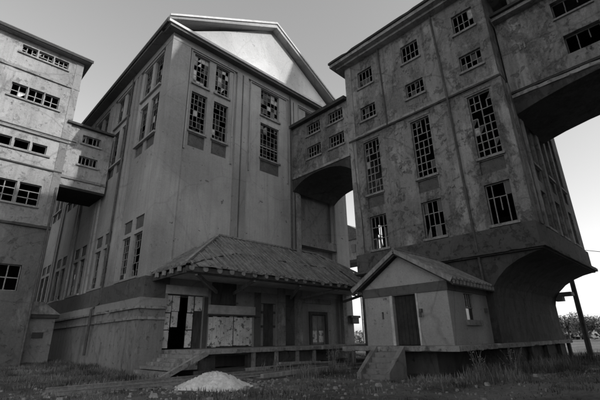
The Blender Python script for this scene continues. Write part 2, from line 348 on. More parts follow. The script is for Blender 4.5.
for sgn, xe in ((-1, xl), (1, xr)):
    def zz(x, o): return 24.1+o+abs(x-xe)*sl_
    p = MB().prism_y([(xe, zz(xe, .22)), (CX, zz(CX, .22)), (CX, zz(CX, .62)), (xe, zz(xe, .45))][::1 if sgn < 0 else -1], yf+.05, Y0+.7)
    wallpart('raking_cornice', p, 'malt_trim', T)
    p = MB().prism_y([(xe, zz(xe, .455)), (CX, zz(CX, .625)), (CX, zz(CX, .85)), (xe, zz(xe, .62))][::1 if sgn < 0 else -1], yf-.05, yf+.35)
    wallpart('roof_edge_flashing', p, 'flash', T)
    wallpart('roof', MB().hexa([(xe, yf+.36, 24.56), (CX, yf+.36, AP+.63), (CX, Y1+.6, AP+.63), (xe, Y1+.6, 24.56)],
                               [(xe, yf+.36, 24.72), (CX, yf+.36, AP+.85), (CX, Y1+.6, AP+.85), (xe, Y1+.6, 24.72)]), 'roof', T)
wallpart('pediment', MB().prism_y([(X0, 24.0), (X1, 24.0), (CX, AP+.3)], Y0+.1, Y0+.5), 'white', T)
# belt course and plinth
wallpart('belt_course', rag((( X0, Y0-.3, 0), (X0, Y1, 0)), (-1, 0, 0), .32, 3.65, 4.14, .5, .02, .04), 'malt_trim', T); wallpart('belt_course', rag(((X0-.3, Y0+.1, 0), (10.98, Y0+.1, 0)), (0, -1, 0), .4, 3.65, 4.14, .5, .02, .04), 'malt_trim', T)
wallpart('belt_lip', rag(((X0, Y0-.38, 0), (X0, Y1, 0)), (-1, 0, 0), .42, 3.5, 3.648, .5, .03, .08), 'conc', T); wallpart('belt_lip', rag(((X0-.4, Y0+.1, 0), (10.98, Y0+.1, 0)), (0, -1, 0), .48, 3.5, 3.648), 'conc', T)
wallpart('plinth', MB().box(X0-.25, X0+.1, Y0-.22, Y1, -.3, 3.498).box(X0+.1, 10.98, Y0-.22, Y0+.14, -.3, 3.498), 'plinth', T)
wallpart('plinth_moulding', MB().box(X0-.36, X0-.252, Y0-.33, Y1, 2.9, 3.05).box(X0-.252, 10.98, Y0-.33, Y0-.222, 2.9, 3.05), 'conc', T)
wallpart('stained_band', MB().box(X0-.03, X0+.148, Y0-.03, Y1, 4.145, 5.42).box(X0+.148, 11.2, Y0-.03, Y0+.14, 4.99, 5.42).box(X0+.148, 10.97, Y0-.03, Y0+.14, 4.145, 4.988), 'malt_dark', T)
wallpart('downpipe', MB().tube([(X0-.02, 30.35, 23.9), (X0-.04, 30.35, 4.4), (X0-.5, 30.35, 3.9), (X0-.5, 30.4, .9)], .085), 'iron', T)
wallpart('downpipe', MB().tube([(21.6, Y0-.12, 23.8), (21.6, Y0-.12, 8.6)], .08), 'iron', T)
# ground floor behind the platform
wallpart('lintel', MB().box(10.98, 13.95, Y0-.02, Y0+.145, 4.46, 4.98), 'board', T)
wallpart('lintel', MB().box(14.1, 17.95, Y0-.02, Y0+.145, 3.34, 3.92), 'board', T)
wallpart('lintel', MB().box(22.72, 26.3, Y0-.02, Y0+.145, 4.45, 4.86), 'conc', T)
wallpart('dado', MB().box(11.21, 28.9, Y0+.09, Y0+.146, 4.99, 6.2), 'malt_trim', T)
for a, b_, d in ((13.8, 14.08, 4.4), (17.97, 18.55, 4.98), (20.7, 21.95, 4.98)): wallpart('dado', MB().box(a, b_, Y0+.09, Y0+.146, 1.22, d), 'malt_dark', T)
for a in (20.15, 22.0, 27.6): wallpart('wall_pier', MB().box(a, a+.5, Y0-.3, Y0+.145, 1.225, 6.2), 'conc', T)
wallpart('wall_pier', MB().box(14.3, 16.2, Y0-.05, Y0+.146, 3.95, 5.6), 'timber', T)
D = wallpart('folding_door', MB().box(11.05, 13.75, Y0+.3, Y0+.34, 4.3, 4.45).box(13.14, 13.72, Y0+.24, Y0+.3, 1.23, 3.48), 'timber', T)
for (a, b_, c, d) in ((11.08, 11.5, 1.3, 2.3), (11.1, 11.52, 2.35, 3.3), (11.12, 11.55, 3.36, 4.38), (11.6, 12.02, 2.5, 3.4), (11.6, 12.08, 3.44, 4.38),
                      (12.62, 13.05, 1.3, 2.3), (12.64, 13.06, 2.36, 3.34), (12.66, 13.08, 3.4, 4.4), (13.16, 13.7, 3.5, 4.4)):
    wallpart('door_panel', MB().box(a, b_, Y0+.16+rnd.uniform(0, .04), Y0+.235, c, d), 'chip', D)
for q, (a, b_) in enumerate(((14.22, 16.18), (16.24, 17.83))):
    D = wallpart('gate_leaf', MB().box(a, b_, Y0+.2, Y0+.24, 1.24, 3.28), 'timber', T)
    k = 6
    for i in range(k):
        u = a+(b_-a)*i/k; wallpart('plank', MB().box(u+.01, u+(b_-a)/k-.01, Y0+.16+rnd.uniform(-.01, .01), Y0+.197, 1.26+rnd.uniform(0, .1), 3.2+rnd.uniform(-.06, .04)), 'chip', D)
wallpart('gate_rail', MB().box(13.95, 18.3, Y0-.1, Y0-.03, 3.24, 3.34), 'iron', T)
D = wallpart('timber_door', MB().box(18.6, 20.05, Y0+.22, Y0+.26, 1.23, 4.25), 'timber', T)
for i in range(6):
    u = 18.62+i*.238; wallpart('plank', MB().box(u, u+.225, Y0+.18+rnd.uniform(-.01, .01), Y0+.218, 1.25, 4.2), 'timber_l' if i in (0, 5) else 'timber', D)
for a in (2.5, 3.5): wallpart('door_batten', MB().box(18.62, 20.0, Y0+.14, Y0+.178, a, a+.17), 'timber', D)
D = wallpart('panelled_door', MB().box(23.85, 25.5, Y0+.22, Y0+.26, 1.23, 3.55), 'timber', T)
for a, b_ in ((23.9, 24.65), (24.7, 25.45)):
    wallpart('plank', MB().box(a, b_, Y0+.18, Y0+.218, 1.25, 3.5), 'timber_l', D)
    wallpart('door_panel', MB().box(a+.12, b_-.12, Y0+.15, Y0+.178, 1.4, 2.3), 'chip', D)
wallpart('frame', MB().box(23.6, 23.84, Y0-.05, Y0+.14, 1.225, 3.8).box(25.51, 25.75, Y0-.05, Y0+.14, 1.225, 3.8).box(23.84, 25.51, Y0-.05, Y0+.14, 3.56, 3.8), 'timber', D)
wallpart('wall_bracket', MB().box(28.6, 29.9, Y0-.4, Y0-.05, 3.4, 3.6).box(28.8, 29.7, Y0-.35, Y0-.08, 2.9, 3.39), 'iron', T)

# ------------------------------------------------------------------ canopy
T = thing('platform_canopy', 'hipped lean-to canopy with ribbed weathered roof over the loading platform', 'canopy', (19.5, 22.9, 5))
ex0, ex1, ey, ez, wy, wz = 9.9, 29.2, 18.7, 5.5, 22.94, 8.6; ax0, ax1 = 14.5, 24.6
step = .36; nb = int((ex1-ex0)/step)
def zs_(t): return ez+(wz-ez)*t
def sag(x, t): return -(1-t*.6)*(.09*math.sin(math.pi*(x-ex0)/(ex1-ex0))+.025*math.sin(x*1.9)+.02*math.sin(x*4.3))
for i in range(nb+1):
    x = ex0+(ex1-ex0)*i/nb
    def tmax(x): return max(0, min(1, (x-ex0)/(ax0-ex0), (ex1-x)/(ex1-ax1)))
    t = tmax(x)
    if t > .06 and rnd.random() > .13:
        wallpart('roof_batten', MB().bar((x, ey-.08+rnd.uniform(-.05, .05), ez+.07+sag(x, 0)), (x+rnd.uniform(-.05, .05), ey+(wy-ey)*t, zs_(t)+.07+sag(x, t)), .1, .11), 'batten', T)
    if i < nb:
        x2 = ex0+(ex1-ex0)*(i+1)/nb; t2 = tmax(x2); o = rnd.uniform(-.02, .02); ey_ = ey-.05+rnd.uniform(-.12, .06)
        for s0, s1 in ((0, .5), (.5, 1)):
            lo = [(x, s0*min(t, t2) if s0 else 0)]; ta, tb = t*s0, t2*s0; tc, td = t*s1, t2*s1
            if s1 < 1 or True:
                oo = o+rnd.uniform(-.03, .03)+(.02 if s0 == 0 else .045)
                pts = [(x, ey_ if s0 == 0 else ey+(wy-ey)*(ta-.02), zs_(ta)+oo), (x2, ey_ if s0 == 0 else ey+(wy-ey)*(tb-.02), zs_(tb)+oo), (x2, ey+(wy-ey)*td, zs_(td)+oo), (x, ey+(wy-ey)*tc, zs_(tc)+oo)]
                pts = [(a, b_, c_+sag(a, (b_-ey)/(wy-ey))) for a, b_, c_ in pts]
                if tc+td < .05: continue
                wallpart('roof_sheet', MB().hexa([(a, b_, c-.03) for a, b_, c in pts], pts), 'tile', T)
for side, xe, xa in ((0, ex0, ax0), (1, ex1, ax1)):
    m_ = 9
    for i in range(m_):
        y, y2 = ey+(wy-ey)*i/m_, ey+(wy-ey)*(i+1)/m_; t, t2 = i/m_, (i+1)/m_
        if i: wallpart('roof_batten', MB().bar((xe+(-.08 if side == 0 else .08), y, ez+.07), (xe+(xa-xe)*t, y, zs_(t)+.07), .09, .1), 'batten', T)
        pts = [(xe, y, ez+.01), (xe, y2, ez+.01), (xe+(xa-xe)*t2, y2, zs_(t2)+.01), (xe+(xa-xe)*t, y, zs_(t)+.01)]
        if t == 0: pts = pts[:3]
        wallpart('roof_sheet', MB().hexa([(a, b_, c-.03) for a, b_, c in pts], pts), 'tile', T)
    wallpart('hip_roll', MB().bar((xe, ey, ez+.12), (xa, wy, wz+.12), .16, .14), 'batten', T)
wallpart('wall_flashing', MB().bar((ax0, wy-.03, wz+.14), (ax1, wy-.03, wz+.14), .12, .12).bar((ex0, wy-.03, ez+.14), (ax0, wy-.03, wz+.14), .1, .1), 'conc', T)
wallpart('eave_beam', MB().box(ex0+.15, ex1-.15, ey+.12, ey+.3, 5.1, 5.38), 'timber', T)
wallpart('eave_beam', MB().box(ex0+.12, ex0+.28, ey+.31, wy-.1, 5.1, 5.38), 'timber', T)
wallpart('fascia', MB().box(ex0+.05, ex1-.05, ey+.02, ey+.08, 5.16, 5.44), 'timber', T)
wallpart('soffit', MB().box(ex0+.3, ex1-.3, ey+.31, wy-.05, 5.40, 5.44), 'board', T)
q = 0
for k in range(22):
    x = ex0+.35+k*.86
    if x > ex1-.3: break
    r_ = rnd.uniform(.09, .14); x += rnd.uniform(-.06, .06); pr = [(x+r_*math.cos(a)*1.1, 5.33+r_*math.sin(a)) for a in [R(180+180*j/6) for j in range(7)]]+[(x+r_*1.1, 5.45), (x-r_*1.1, 5.45)]
    wallpart('rafter_end', MB().prism_y(pr, ey-.06, ey+.018), 'timber_l', T)
for k in range(4): wallpart('rafter_end', MB().box(ex0-.1, ex0+.04, ey+.5+k*.9, ey+.72+k*.9, 5.2, 5.45), 'timber_l', T)
for fx, tx in ((14.56, 10.7), (15.95, 14.7), (21.4, 18.6), (22.25, 22.6), (27.8, 26.5)):
    wallpart('brace', MB().bar((fx, Y0-.1, 4.75), (tx, ey+.25, 5.12), .14, .2), 'timber_l', T)

# ------------------------------------------------------------------ loading platform
T = thing('loading_platform', 'long concrete loading platform with dark openings below the hipped canopy', 'platform', (20, 20.5, 0))
wallpart('deck', MB().box(11.2, 29.6, 18.42, 22.98, 1.0, 1.22), 'conc', T); wallpart('deck_edge', rag(((11.2, 18.42, 0), (29.6, 18.42, 0)), (0, -1, 0), .16, 1.0, 1.225, .3, .04, .2), 'conc', T)
pf = [(11.9, 14.0, .3, .92), (19.3, 21.2, .2, .92), (21.6, 23.1, .2, .92), (23.5, 26.2, .2, .92)]
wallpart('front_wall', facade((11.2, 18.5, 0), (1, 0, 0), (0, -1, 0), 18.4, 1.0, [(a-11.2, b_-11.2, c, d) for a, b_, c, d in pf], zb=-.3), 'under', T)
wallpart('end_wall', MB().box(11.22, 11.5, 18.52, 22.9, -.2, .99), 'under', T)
for i, xx in enumerate((14.2, 15.9, 17.6, 19.1, 23.2)):
    wallpart('post', MB().box(xx, xx+.22, 18.36, 18.49, -.2, .998), 'conc', T)
T = thing('platform_steps', 'worn concrete steps descending left beside the panelled doorway', 'steps', (10, 21, 0))
for i in range(6): wallpart('step', MB().box(11.18-.36*(i+1), 11.18-.36*i-.004, 19.0, 22.7, -.2 if i > 3 else .3, 1.2-.19*(i+1)+rnd.uniform(-.01, .01)), 'conc', T)
wallpart('stringer', MB().hexa([(11.35, 18.3, .96), (8.9, 18.3, -.1), (8.9, 18.55, -.1), (11.35, 18.55, .96)], [(11.35, 18.3, 1.24), (8.9, 18.3, .12), (8.9, 18.55, .12), (11.35, 18.55, 1.24)]), 'conc', T)

# ------------------------------------------------------------------ right-hand mill
def mill_wall_ops(y_hi, cols, tiers): return [(y_hi-(c+.68), y_hi-(c-.68), a, b_, d) for c in cols for a, b_, d in tiers]
XN, XE, YS, YN = 21.8, 33.7, 5.1, 16.25
T = thing('mill_block', 'dark mill block with peeling render, tall barred windows and an undercut ground floor', 'factory building', (27.7, 10.7, 0))
TI = ((20.4, 21.95, .3), (17.4, 18.62, .3), (11.3, 15.55, .3), (10.3, 11.12, .1), (7.27, 9.66, .3)); CY = (14.4, 10.4, 6.45)
wallpart('wall', facade((XN, YN, 0), (0, -1, 0), (-1, 0, 0), YN-YS, 23.2, mill_wall_ops(YN, CY, TI), zb=5.65), 'mill', T)
CXS = (25.3, 28.4, 31.5)
wallpart('wall', facade((XN, YS, 0), (1, 0, 0), (0, -1, 0), XE-XN, 23.2, [(c-.7-XN, c+.7-XN, a, b_, d) for c in CXS for a, b_, d in TI[2:]], zb=5.65), 'mill', T)
wallpart('wall', facade((XN, YN, 0), (1, 0, 0), (0, 1, 0), XE-XN, 23.2, [(24.0-XN, 25.5-XN, 7.27, 9.9)], zb=5.65), 'mill', T)
wallpart('wall', facade((XE, YN, 0), (0, -1, 0), (1, 0, 0), YN-YS, 23.2, mill_wall_ops(YN, CY, TI[:1]+TI[2:3]), zb=5.65), 'mill', T)
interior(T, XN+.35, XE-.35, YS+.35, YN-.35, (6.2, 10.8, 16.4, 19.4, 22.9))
for i, c in enumerate(CY):
    window(T, 'W', XN, c, 20.4, 1.36, 1.55, 4, 2, .75, .1, th=.055)
    window(T, 'W', XN, c, 17.4, 1.36, 1.22, 4, 2, .75, .1, th=.055)
    window(T, 'W', XN, c, 11.3, 1.36, 4.25, 4, 8, .85, .08, th=.06)
    blank(T, 'W', XN, c, 10.3, 1.36, .82, 'malt_dark')
    window(T, 'W', XN, c, 7.27, 1.36, 2.39, 4, 3, .8, .02, th=.055, lost=0 if i < 2 else 1)
    wallpart('window_head', MB().box(XN-.05, XN-.002, c-.8, c+.8, 15.65, 15.8), 'mill', T)
for c in CXS:
    window(T, 'S', c, YS, 11.3, 1.4, 4.25, 4, 8, .8, .05, 'muntin_d'); window(T, 'S', c, YS, 7.27, 1.4, 2.39, 4, 3, .8, .05, 'muntin_d'); blank(T, 'S', c, YS, 10.3, 1.4, .82, 'band')
window(T, 'N', 24.75, YN, 7.27, 1.5, 2.63, 4, 3, .7, .05)
for x in (22.6, 23.7, 26.6, 29.8): wallpart('pilaster', MB().box(x, x+.5, YS-.16, YS-.002, 7.12, 15.9), 'mill', T)
wallpart('corner_pier', MB().box(XN-.06, XN+.7, YS-.1, YS+.45, 7.12, 16.0), 'mill', T)
wallpart('corner_pier', MB().box(XN-.06, XN+.5, YN-.55, YN+.06, 7.12, 23.1), 'mill_trim', T)
wallpart('string_course', MB().box(XN-.1, XN-.003, YS-.1, YN+.1, 16.02, 16.14).box(XN-.003, 23.0, YS-.1, YS-.003, 16.02, 16.14), 'dark', T)
wallpart('string_course', rag(((XN-.003, YS-.06, 0), (XN-.003, YN+.06, 0)), (-1, 0, 0), .1, 16.15, 16.34, .3, .03, .3), 'mill_trim', T)
wallpart('base_band', MB().box(XN-.12, XE+.12, YS-.12, YN+.12, 5.92, 7.1), 'band', T)
wallpart('base_ledge', MB().box(XN-.2, XE+.36, YS-.2, YN+.2, 5.66, 5.918), 'band', T)
wallpart('ledge_lip', rag(((XN-.2, YS-.36, 0), (XN-.2, YN+.2, 0)), (-1, 0, 0), .18, 5.72, 5.93, .3, .02, .15), 'band', T)
wallpart('ledge_lip', rag(((XN-.38, YS-.2, 0), (XE+.36, YS-.2, 0)), (0, -1, 0), .18, 5.72, 5.93, .3, .02, .15), 'band', T)
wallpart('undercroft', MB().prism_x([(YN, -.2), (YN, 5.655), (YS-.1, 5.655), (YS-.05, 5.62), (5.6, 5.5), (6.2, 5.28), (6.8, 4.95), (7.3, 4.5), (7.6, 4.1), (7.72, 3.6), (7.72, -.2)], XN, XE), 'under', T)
wallpart('cornice', MB().box(XN-.55, XE+.55, YS-.55, YN+.55, 23.0, 23.2), 'mill_trim', T)
wallpart('cornice', MB().box(XN-.95, XE+.95, YS-.95, YN+.95, 23.2, 23.5), 'mill_trim', T)
wallpart('gutter', MB().box(XN-.97, XE+1.05, YS-1.05, YN+.97, 23.5, 23.64), 'dark', T)
wallpart('gutter_edge', rag(((XN-.97, YS-1.05, 0), (XN-.97, YN+1.0, 0)), (-1, 0, 0), .12, 23.48, 23.68, .5, .02, .25), 'dark', T)
wallpart('roof', MB().hexa([(XN-.9, YS-.9, 23.67), (XE+.9, YS-.9, 23.67), (XE+.9, YN+.9, 23.67), (XN-.9, YN+.9, 23.67)], [(25, 8.5, 25.5), (30.5, 8.5, 25.5), (30.5, 12.8, 25.5), (25, 12.8, 25.5)]), 'roof', T)
wallpart('downpipe', MB().tube([(XN-.12, 8.5, 23.1), (XN-.12, 8.25, 16.3), (XN-.12, 8.1, 7.2), (XN-.12, 8.05, 4.2)], .07), 'iron', T)
wallpart('downpipe', MB().tube([(XN-.12, 12.95, 23.1), (XN-.1, 12.8, 16.1)], .06), 'iron', T)
wallpart('downpipe', MB().tube([(23.3, YS-.1, 16.0), (23.3, YS-.1, 7.2)], .06), 'iron', T)
wallpart('ledge_bracket', MB().box(XE+.01, XE+1.0, 6.6, 7.9, 4.25, 4.5).box(XE+.01, XE+.7, 7.2, 7.7, 3.9, 4.24), 'conc', T)

cb = MB(); pts = []
for i in range(25):
    y = YN-(YN-YS)*i/24; pts.append((XN-.14, y, 16.0-.16*abs(math.sin(math.pi*i/8))))
wallpart('cable', cb.tube(pts, .022, 5), 'dark', T)
wallpart('cable', MB().tube([(XN-.05, 16.0, 15.9), (XN-.06, 15.9, 12.6), (XN-.05, 15.7, 9.9), (XN-.16, 15.6, 7.2)], .025, 5), 'dark', T)
for y, z in ((12.2, 15.2), (12.2, 12.6), (8.9, 13.4), (8.9, 10.2), (12.5, 8.4)): wallpart('anchor_plate', MB().tube([(XN-.05, y, z), (XN-.002, y, z)], .12, 10), 'mill_trim', T)

# ------------------------------------------------------------------ bridges
def arch(x0, x1, ya, yb, zs0, zc, ztop):
    n_ = 12; pts = [(ya, ztop), (ya, zs0)]
    for i in range(1, n_): t = i/n_; pts.append((ya+(yb-ya)*t, zs0+(zc-zs0)*(1-abs(2*t-1)**2.6)))
    pts += [(yb, zs0), (yb, ztop)]; return MB().prism_x(pts, x0, x1)
T = thing('covered_bridge', 'covered bridge with four small windows joining the gabled block to the mill', 'bridge', (24.6, 19.6, 14))
wy0, wy1 = YN+.13, Y0-.05; yh = wy1
ops = [(yh-21.05, yh-19.45, 18.6, 19.72, .3), (yh-18.5, yh-16.9, 18.6, 19.72, .3), (yh-21.05, yh-19.45, 16.35, 17.5, .3), (yh-18.5, yh-16.9, 16.35, 17.5, .3)]
wallpart('wall', facade((XN+.05, yh, 0), (0, -1, 0), (-1, 0, 0), yh-wy0, 20.1, ops, zb=15.2), 'mill', T)
wallpart('wall', facade((27.4, yh, 0), (0, -1, 0), (1, 0, 0), yh-wy0, 20.1, ops, zb=15.2), 'mill', T)
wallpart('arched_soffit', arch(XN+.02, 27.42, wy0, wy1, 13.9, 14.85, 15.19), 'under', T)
wallpart('string_course', MB().box(XN-.06, XN+.018, wy0, wy1, 15.0, 15.2), 'mill_trim', T)
wallpart('roof', MB().hexa([(XN-.35, wy0, 20.1), (27.9, wy0, 20.1), (27.9, wy1, 20.1), (XN-.35, wy1, 20.1)], [(XN-.35, wy0, 20.4), (27.9, wy0, 21.0), (27.9, wy1, 21.0), (XN-.35, wy1, 20.4)]), 'dark', T)
for y in (20.25, 17.7):
    for z, h in ((18.6, 1.12), (16.35, 1.15)):
        window(T, 'W', XN+.05, y, z, 1.6, h, 5, 2, .75, .08, th=.06)
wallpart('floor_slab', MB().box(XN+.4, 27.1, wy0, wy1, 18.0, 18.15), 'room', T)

XB = 23.0; YB = -12.0
T = thing('high_passage', 'high walled passage bridging out overhead from the mill corner at top right', 'bridge', (28, -3, 14))
yh = YS-.12
ops = [(3.2+5*k, 4.9+5*k, 16.25, 17.5, .35) for k in range(3)]+[(3.05+5*k, 4.9+5*k, 18.8, 20.0, .35) for k in range(3)]
wallpart('wall', facade((XB, yh, 0), (0, -1, 0), (-1, 0, 0), yh-YB, 20.5, ops, zb=15.4), 'mill', T)
wallpart('wall', facade((28.4, yh, 0), (0, -1, 0), (1, 0, 0), yh-YB, 20.5, [], zb=15.4), 'mill', T)
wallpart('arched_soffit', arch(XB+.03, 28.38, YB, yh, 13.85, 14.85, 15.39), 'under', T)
wallpart('ledge', MB().box(XB-.1, XB+.02, YB, yh, 15.2, 15.32), 'dark', T)
wallpart('ledge', rag(((XB+.02, YB, 0), (XB+.02, yh, 0)), (-1, 0, 0), .1, 14.95, 15.19, .3, .03, .3), 'mill_trim', T)
wallpart('cornice', MB().box(XB-.5, 28.9, YB, yh, 20.51, 20.75), 'mill_trim', T)
wallpart('roof', MB().box(XB-.7, 29.1, YB, yh, 20.755, 20.95), 'dark', T)
wallpart('upper_storey', MB().box(XB+.6, 28.0, YB, yh-.9, 20.96, 24.5), 'mill', T)
for k in range(3):
    window(T, 'W', XB, yh-4.05-5*k, 16.25, 1.7, 1.25, 3, 2, .97, 0, 'muntin_d', sill=False, lost=1, inset=.3)
    window(T, 'W', XB, yh-3.975-5*k, 18.8, 1.85, 1.2, 3, 2, .95, 0, 'muntin_d', sill=False, lost=1, inset=.3)
for k in range(3): wallpart('sill', MB().box(XB-.12, XB+.1, yh-4.95-5*k, yh-3.0-5*k, 18.68, 18.79), 'pale_trim', T)
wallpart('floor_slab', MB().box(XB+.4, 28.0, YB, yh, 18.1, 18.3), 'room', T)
wallpart('tie_plate', MB().box(XB-.05, XB-.002, 3.85, 3.95, 17.9, 18.35).box(XB-.05, XB-.002, 3.6, 3.7, 17.9, 18.35), 'conc', T)

# ------------------------------------------------------------------ unseen block behind the viewpoint, stepped to cast the courtyard's shade
T = thing('shade_block', 'tall unseen stepped block behind the viewer, shaped to shade the yard', 'factory building', (25, -18, 0))
def shade_tower(x0, x1, z, name='shade_tower'):
    o = []
    wid = x1-x0; k = max(1, int(wid/4))
    for i in range(k):
        c = wid*(i+.5)/k; o += [(c-.7, c+.7, zz_, zz_+2.2) for zz_ in range(4, int(z)-4, 5)]
    wallpart('wall', facade((x0, YB, 0), (1, 0, 0), (0, 1, 0), wid, z, o), 'mill', T)
    wallpart(name, MB().box(x0+.001, x1-.001, YB-14, YB-.31, -.2, z), 'mill', T)
    wallpart('parapet', MB().box(x0+.01, x1-.01, YB-14.3, YB+.2, z+.01, z+.5), 'mill_trim', T)
shade_tower(2, 18.55, 41.0); shade_tower(18.551, 32.1, 46.2); shade_tower(32.101, 50, 55.5)

# ------------------------------------------------------------------ hut
T = thing('gabled_hut', 'small gabled hut with open dark doorway standing against the mill wall', 'hut', (19.5, 10.4, 1.25))
HX, HS, HN, HZ, HA, HR = 17.3, 8.1, 12.72, 3.62, 5.55, 10.41
wallpart('wall', facade((HX, HN, 0), (0, -1, 0), (-1, 0, 0), HN-HS, HZ, [(HN-11.02, HN-9.72, 1.25, 3.6, .25), (HN-11.72, HN-11.6, 2.5, 2.85, .2)], zb=1.25), 'hut', T)
wallpart('wall', facade((HX, HS, 0), (1, 0, 0), (0, -1, 0), XN-HX, HZ, [(19.0-HX, 20.1-HX, 2.35, 3.58, .2)], zb=1.25), 'hut', T)
wallpart('wall', facade((HX, HN, 0), (1, 0, 0), (0, 1, 0), XN-HX, HZ, [], zb=1.25), 'hut', T)
wallpart('lintel_beam', MB().box(HX-.06, HX+.3, HS-.06, HN+.06, 3.625, 4.05).box(HX+.3, XN-.01, HS-.06, HS+.2, 3.625, 4.05).box(HX+.3, XN-.01, HN-.2, HN+.06, 3.625, 4.05), 'malt_dark', T)
wallpart('gable', MB().prism_x([(HS, 4.055), (HN, 4.055), (HR, HA)], HX-.01, HX+.2), 'hut', T)
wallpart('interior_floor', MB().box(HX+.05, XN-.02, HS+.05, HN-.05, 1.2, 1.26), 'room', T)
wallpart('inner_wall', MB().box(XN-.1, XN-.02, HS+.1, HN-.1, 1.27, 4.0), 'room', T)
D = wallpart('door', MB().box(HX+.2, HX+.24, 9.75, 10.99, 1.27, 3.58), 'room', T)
for i in range(6): wallpart('plank', MB().box(HX+.17+rnd.uniform(-.01, .01), HX+.198, 9.76+i*.205, 9.95+i*.205, 1.28, 3.57), 'door_dark', D)
for a, b_ in ((9.62, 9.715), (11.025, 11.17)): wallpart('door_jamb', MB().box(HX-.03, HX+.1, a, b_, 1.255, 3.62), 'board', T)
wallpart('wall_lamp', MB().box(HX-.14, HX-.004, 9.42, 9.54, 2.72, 2.88).tube([(HX-.16, 9.48, 2.74), (HX-.18, 9.48, 2.5)], [.05, .07]), 'iron', T)
wallpart('wall_lamp', MB().box(21.2, 21.32, HS-.15, HS-.004, 2.75, 2.95), 'iron', T)
W_ = wallpart('window', MB().box(19.0, 20.1, HS+.12, HS+.16, 2.9, 2.96), 'muntin', T)
for i in range(4): wallpart('bar', MB().box(19.12+i*.26, 19.17+i*.26, HS+.07, HS+.115, 2.97, 3.58), 'muntin', W_)
wallpart('pane', MB().poly([(19.0, HS+.17, 2.35), (20.1, HS+.17, 2.35), (20.1, HS+.17, 3.58), (19.0, HS+.17, 3.58)]), 'glass', W_)
wallpart('sill', MB().box(18.8, 20.5, HS-.14, HS+.1, 2.1, 2.34), 'conc', W_)
ovs = .48; sl2 = (5.8-4.05)/(HR-HS+ovs)
for s in (-1, 1):
    ye = HR+s*(HR-HS+ovs); n_ = 13
    for i in range(n_):
        x = HX-.42+(XN-HX+.4)*i/n_; x2 = HX-.42+(XN-HX+.4)*(i+1)/n_; o = rnd.uniform(-.02, .02)
        for a0, a1 in ((0, .36), (.34, .7), (.68, 1)):
            pa = [(x+.005, ye+(HR-ye)*a0, 4.02+1.72*a0+o+.03), (x2-.005, ye+(HR-ye)*a0, 4.02+1.72*a0+o+.03), (x2-.005, ye+(HR-ye)*a1, 4.02+1.72*a1+o), (x+.005, ye+(HR-ye)*a1, 4.02+1.72*a1+o)]
            wallpart('roof_sheet', MB().hexa([(a, b_, c-.03) for a, b_, c in pa], pa), 'tile', T)
        wallpart('roof_batten', MB().bar((x, ye-s*-.06, 4.08), (x, HR, 5.82), .07, .09), 'batten', T)
        wallpart('rafter_end', MB().box(x+.1, x+.26, min(ye-s*.02, ye+s*.05), max(ye-s*.02, ye+s*.05), 3.84, 4.0), 'timber_l', T)
    wallpart('verge_board', MB().bar((HX-.45, ye, 3.98), (HX-.45, HR, 5.74), .06, .18), 'timber_l', T)
    wallpart('verge_board', MB().bar((HX-.36, ye, 3.86), (HX-.36, HR, 5.6), .05, .1), 'timber', T)
    wallpart('eave_board', MB().box(HX-.4, XN-.02, ye-.03, ye+.03, 3.78, 3.835), 'timber', T)
wallpart('ridge_roll', MB().tube([(HX-.45, HR, 5.86), (XN, HR, 5.86)], .07), 'batten', T)

T = thing('hut_platform', 'low concrete platform edge running under the hut and along the mill foot', 'platform', (20, 9, 0))
wallpart('deck', MB().box(16.4, 21.79, 7.6, 13.6, 1.02, 1.245), 'conc', T)
wallpart('deck_edge', rag(((16.4, 7.45, 0), (16.4, 13.6, 0)), (-1, 0, 0), .16, 1.03, 1.25, .3, .04, .2), 'conc', T)
wallpart('deck_edge', rag(((16.4, 7.6, 0), (34.6, 7.6, 0)), (0, -1, 0), .2, 1.03, 1.25, .3, .05, .2), 'conc', T)
wallpart('deck', MB().box(21.795, 34.6, 7.6, 7.715, 1.02, 1.243), 'conc', T)
wallpart('support_wall', MB().box(17.7, 21.6, 9.2, 13.2, -.2, 1.018), 'malt_dark', T)  # darkness of the void below the deck put into the wall colour
for x in (22.5, 25.5, 28.5, 31.5, 34.0): wallpart('support_pier', MB().box(x, x+.3, 7.5, 7.7, -.2, 1.018), 'under', T)
T = thing('hut_steps', 'crumbling concrete steps between sloping side walls below the hut doorway', 'steps', (15.4, 10.8, 0))
wallpart('riser', MB().box(16.225, 16.45, 10.2, 11.4, -.2, 1.02), 'plinth', T)
for i in range(5): wallpart('step', MB().box(16.22-.26*(i+1), 16.22-.26*i-.004, 10.2, 11.4, -.2, 1.2-.21*(i+1)+rnd.uniform(-.015, .015)), 'plinth', T)
for y in (9.94, 11.42): wallpart('stringer', MB().hexa([(16.22, y, -.1), (14.85, y, -.1), (14.85, y+.24, -.1), (16.22, y+.24, -.1)], [(16.22, y, 1.26), (14.85, y, .22), (14.85+.05, y+.24, .2), (16.22, y+.24, 1.26)]), 'plinth', T)

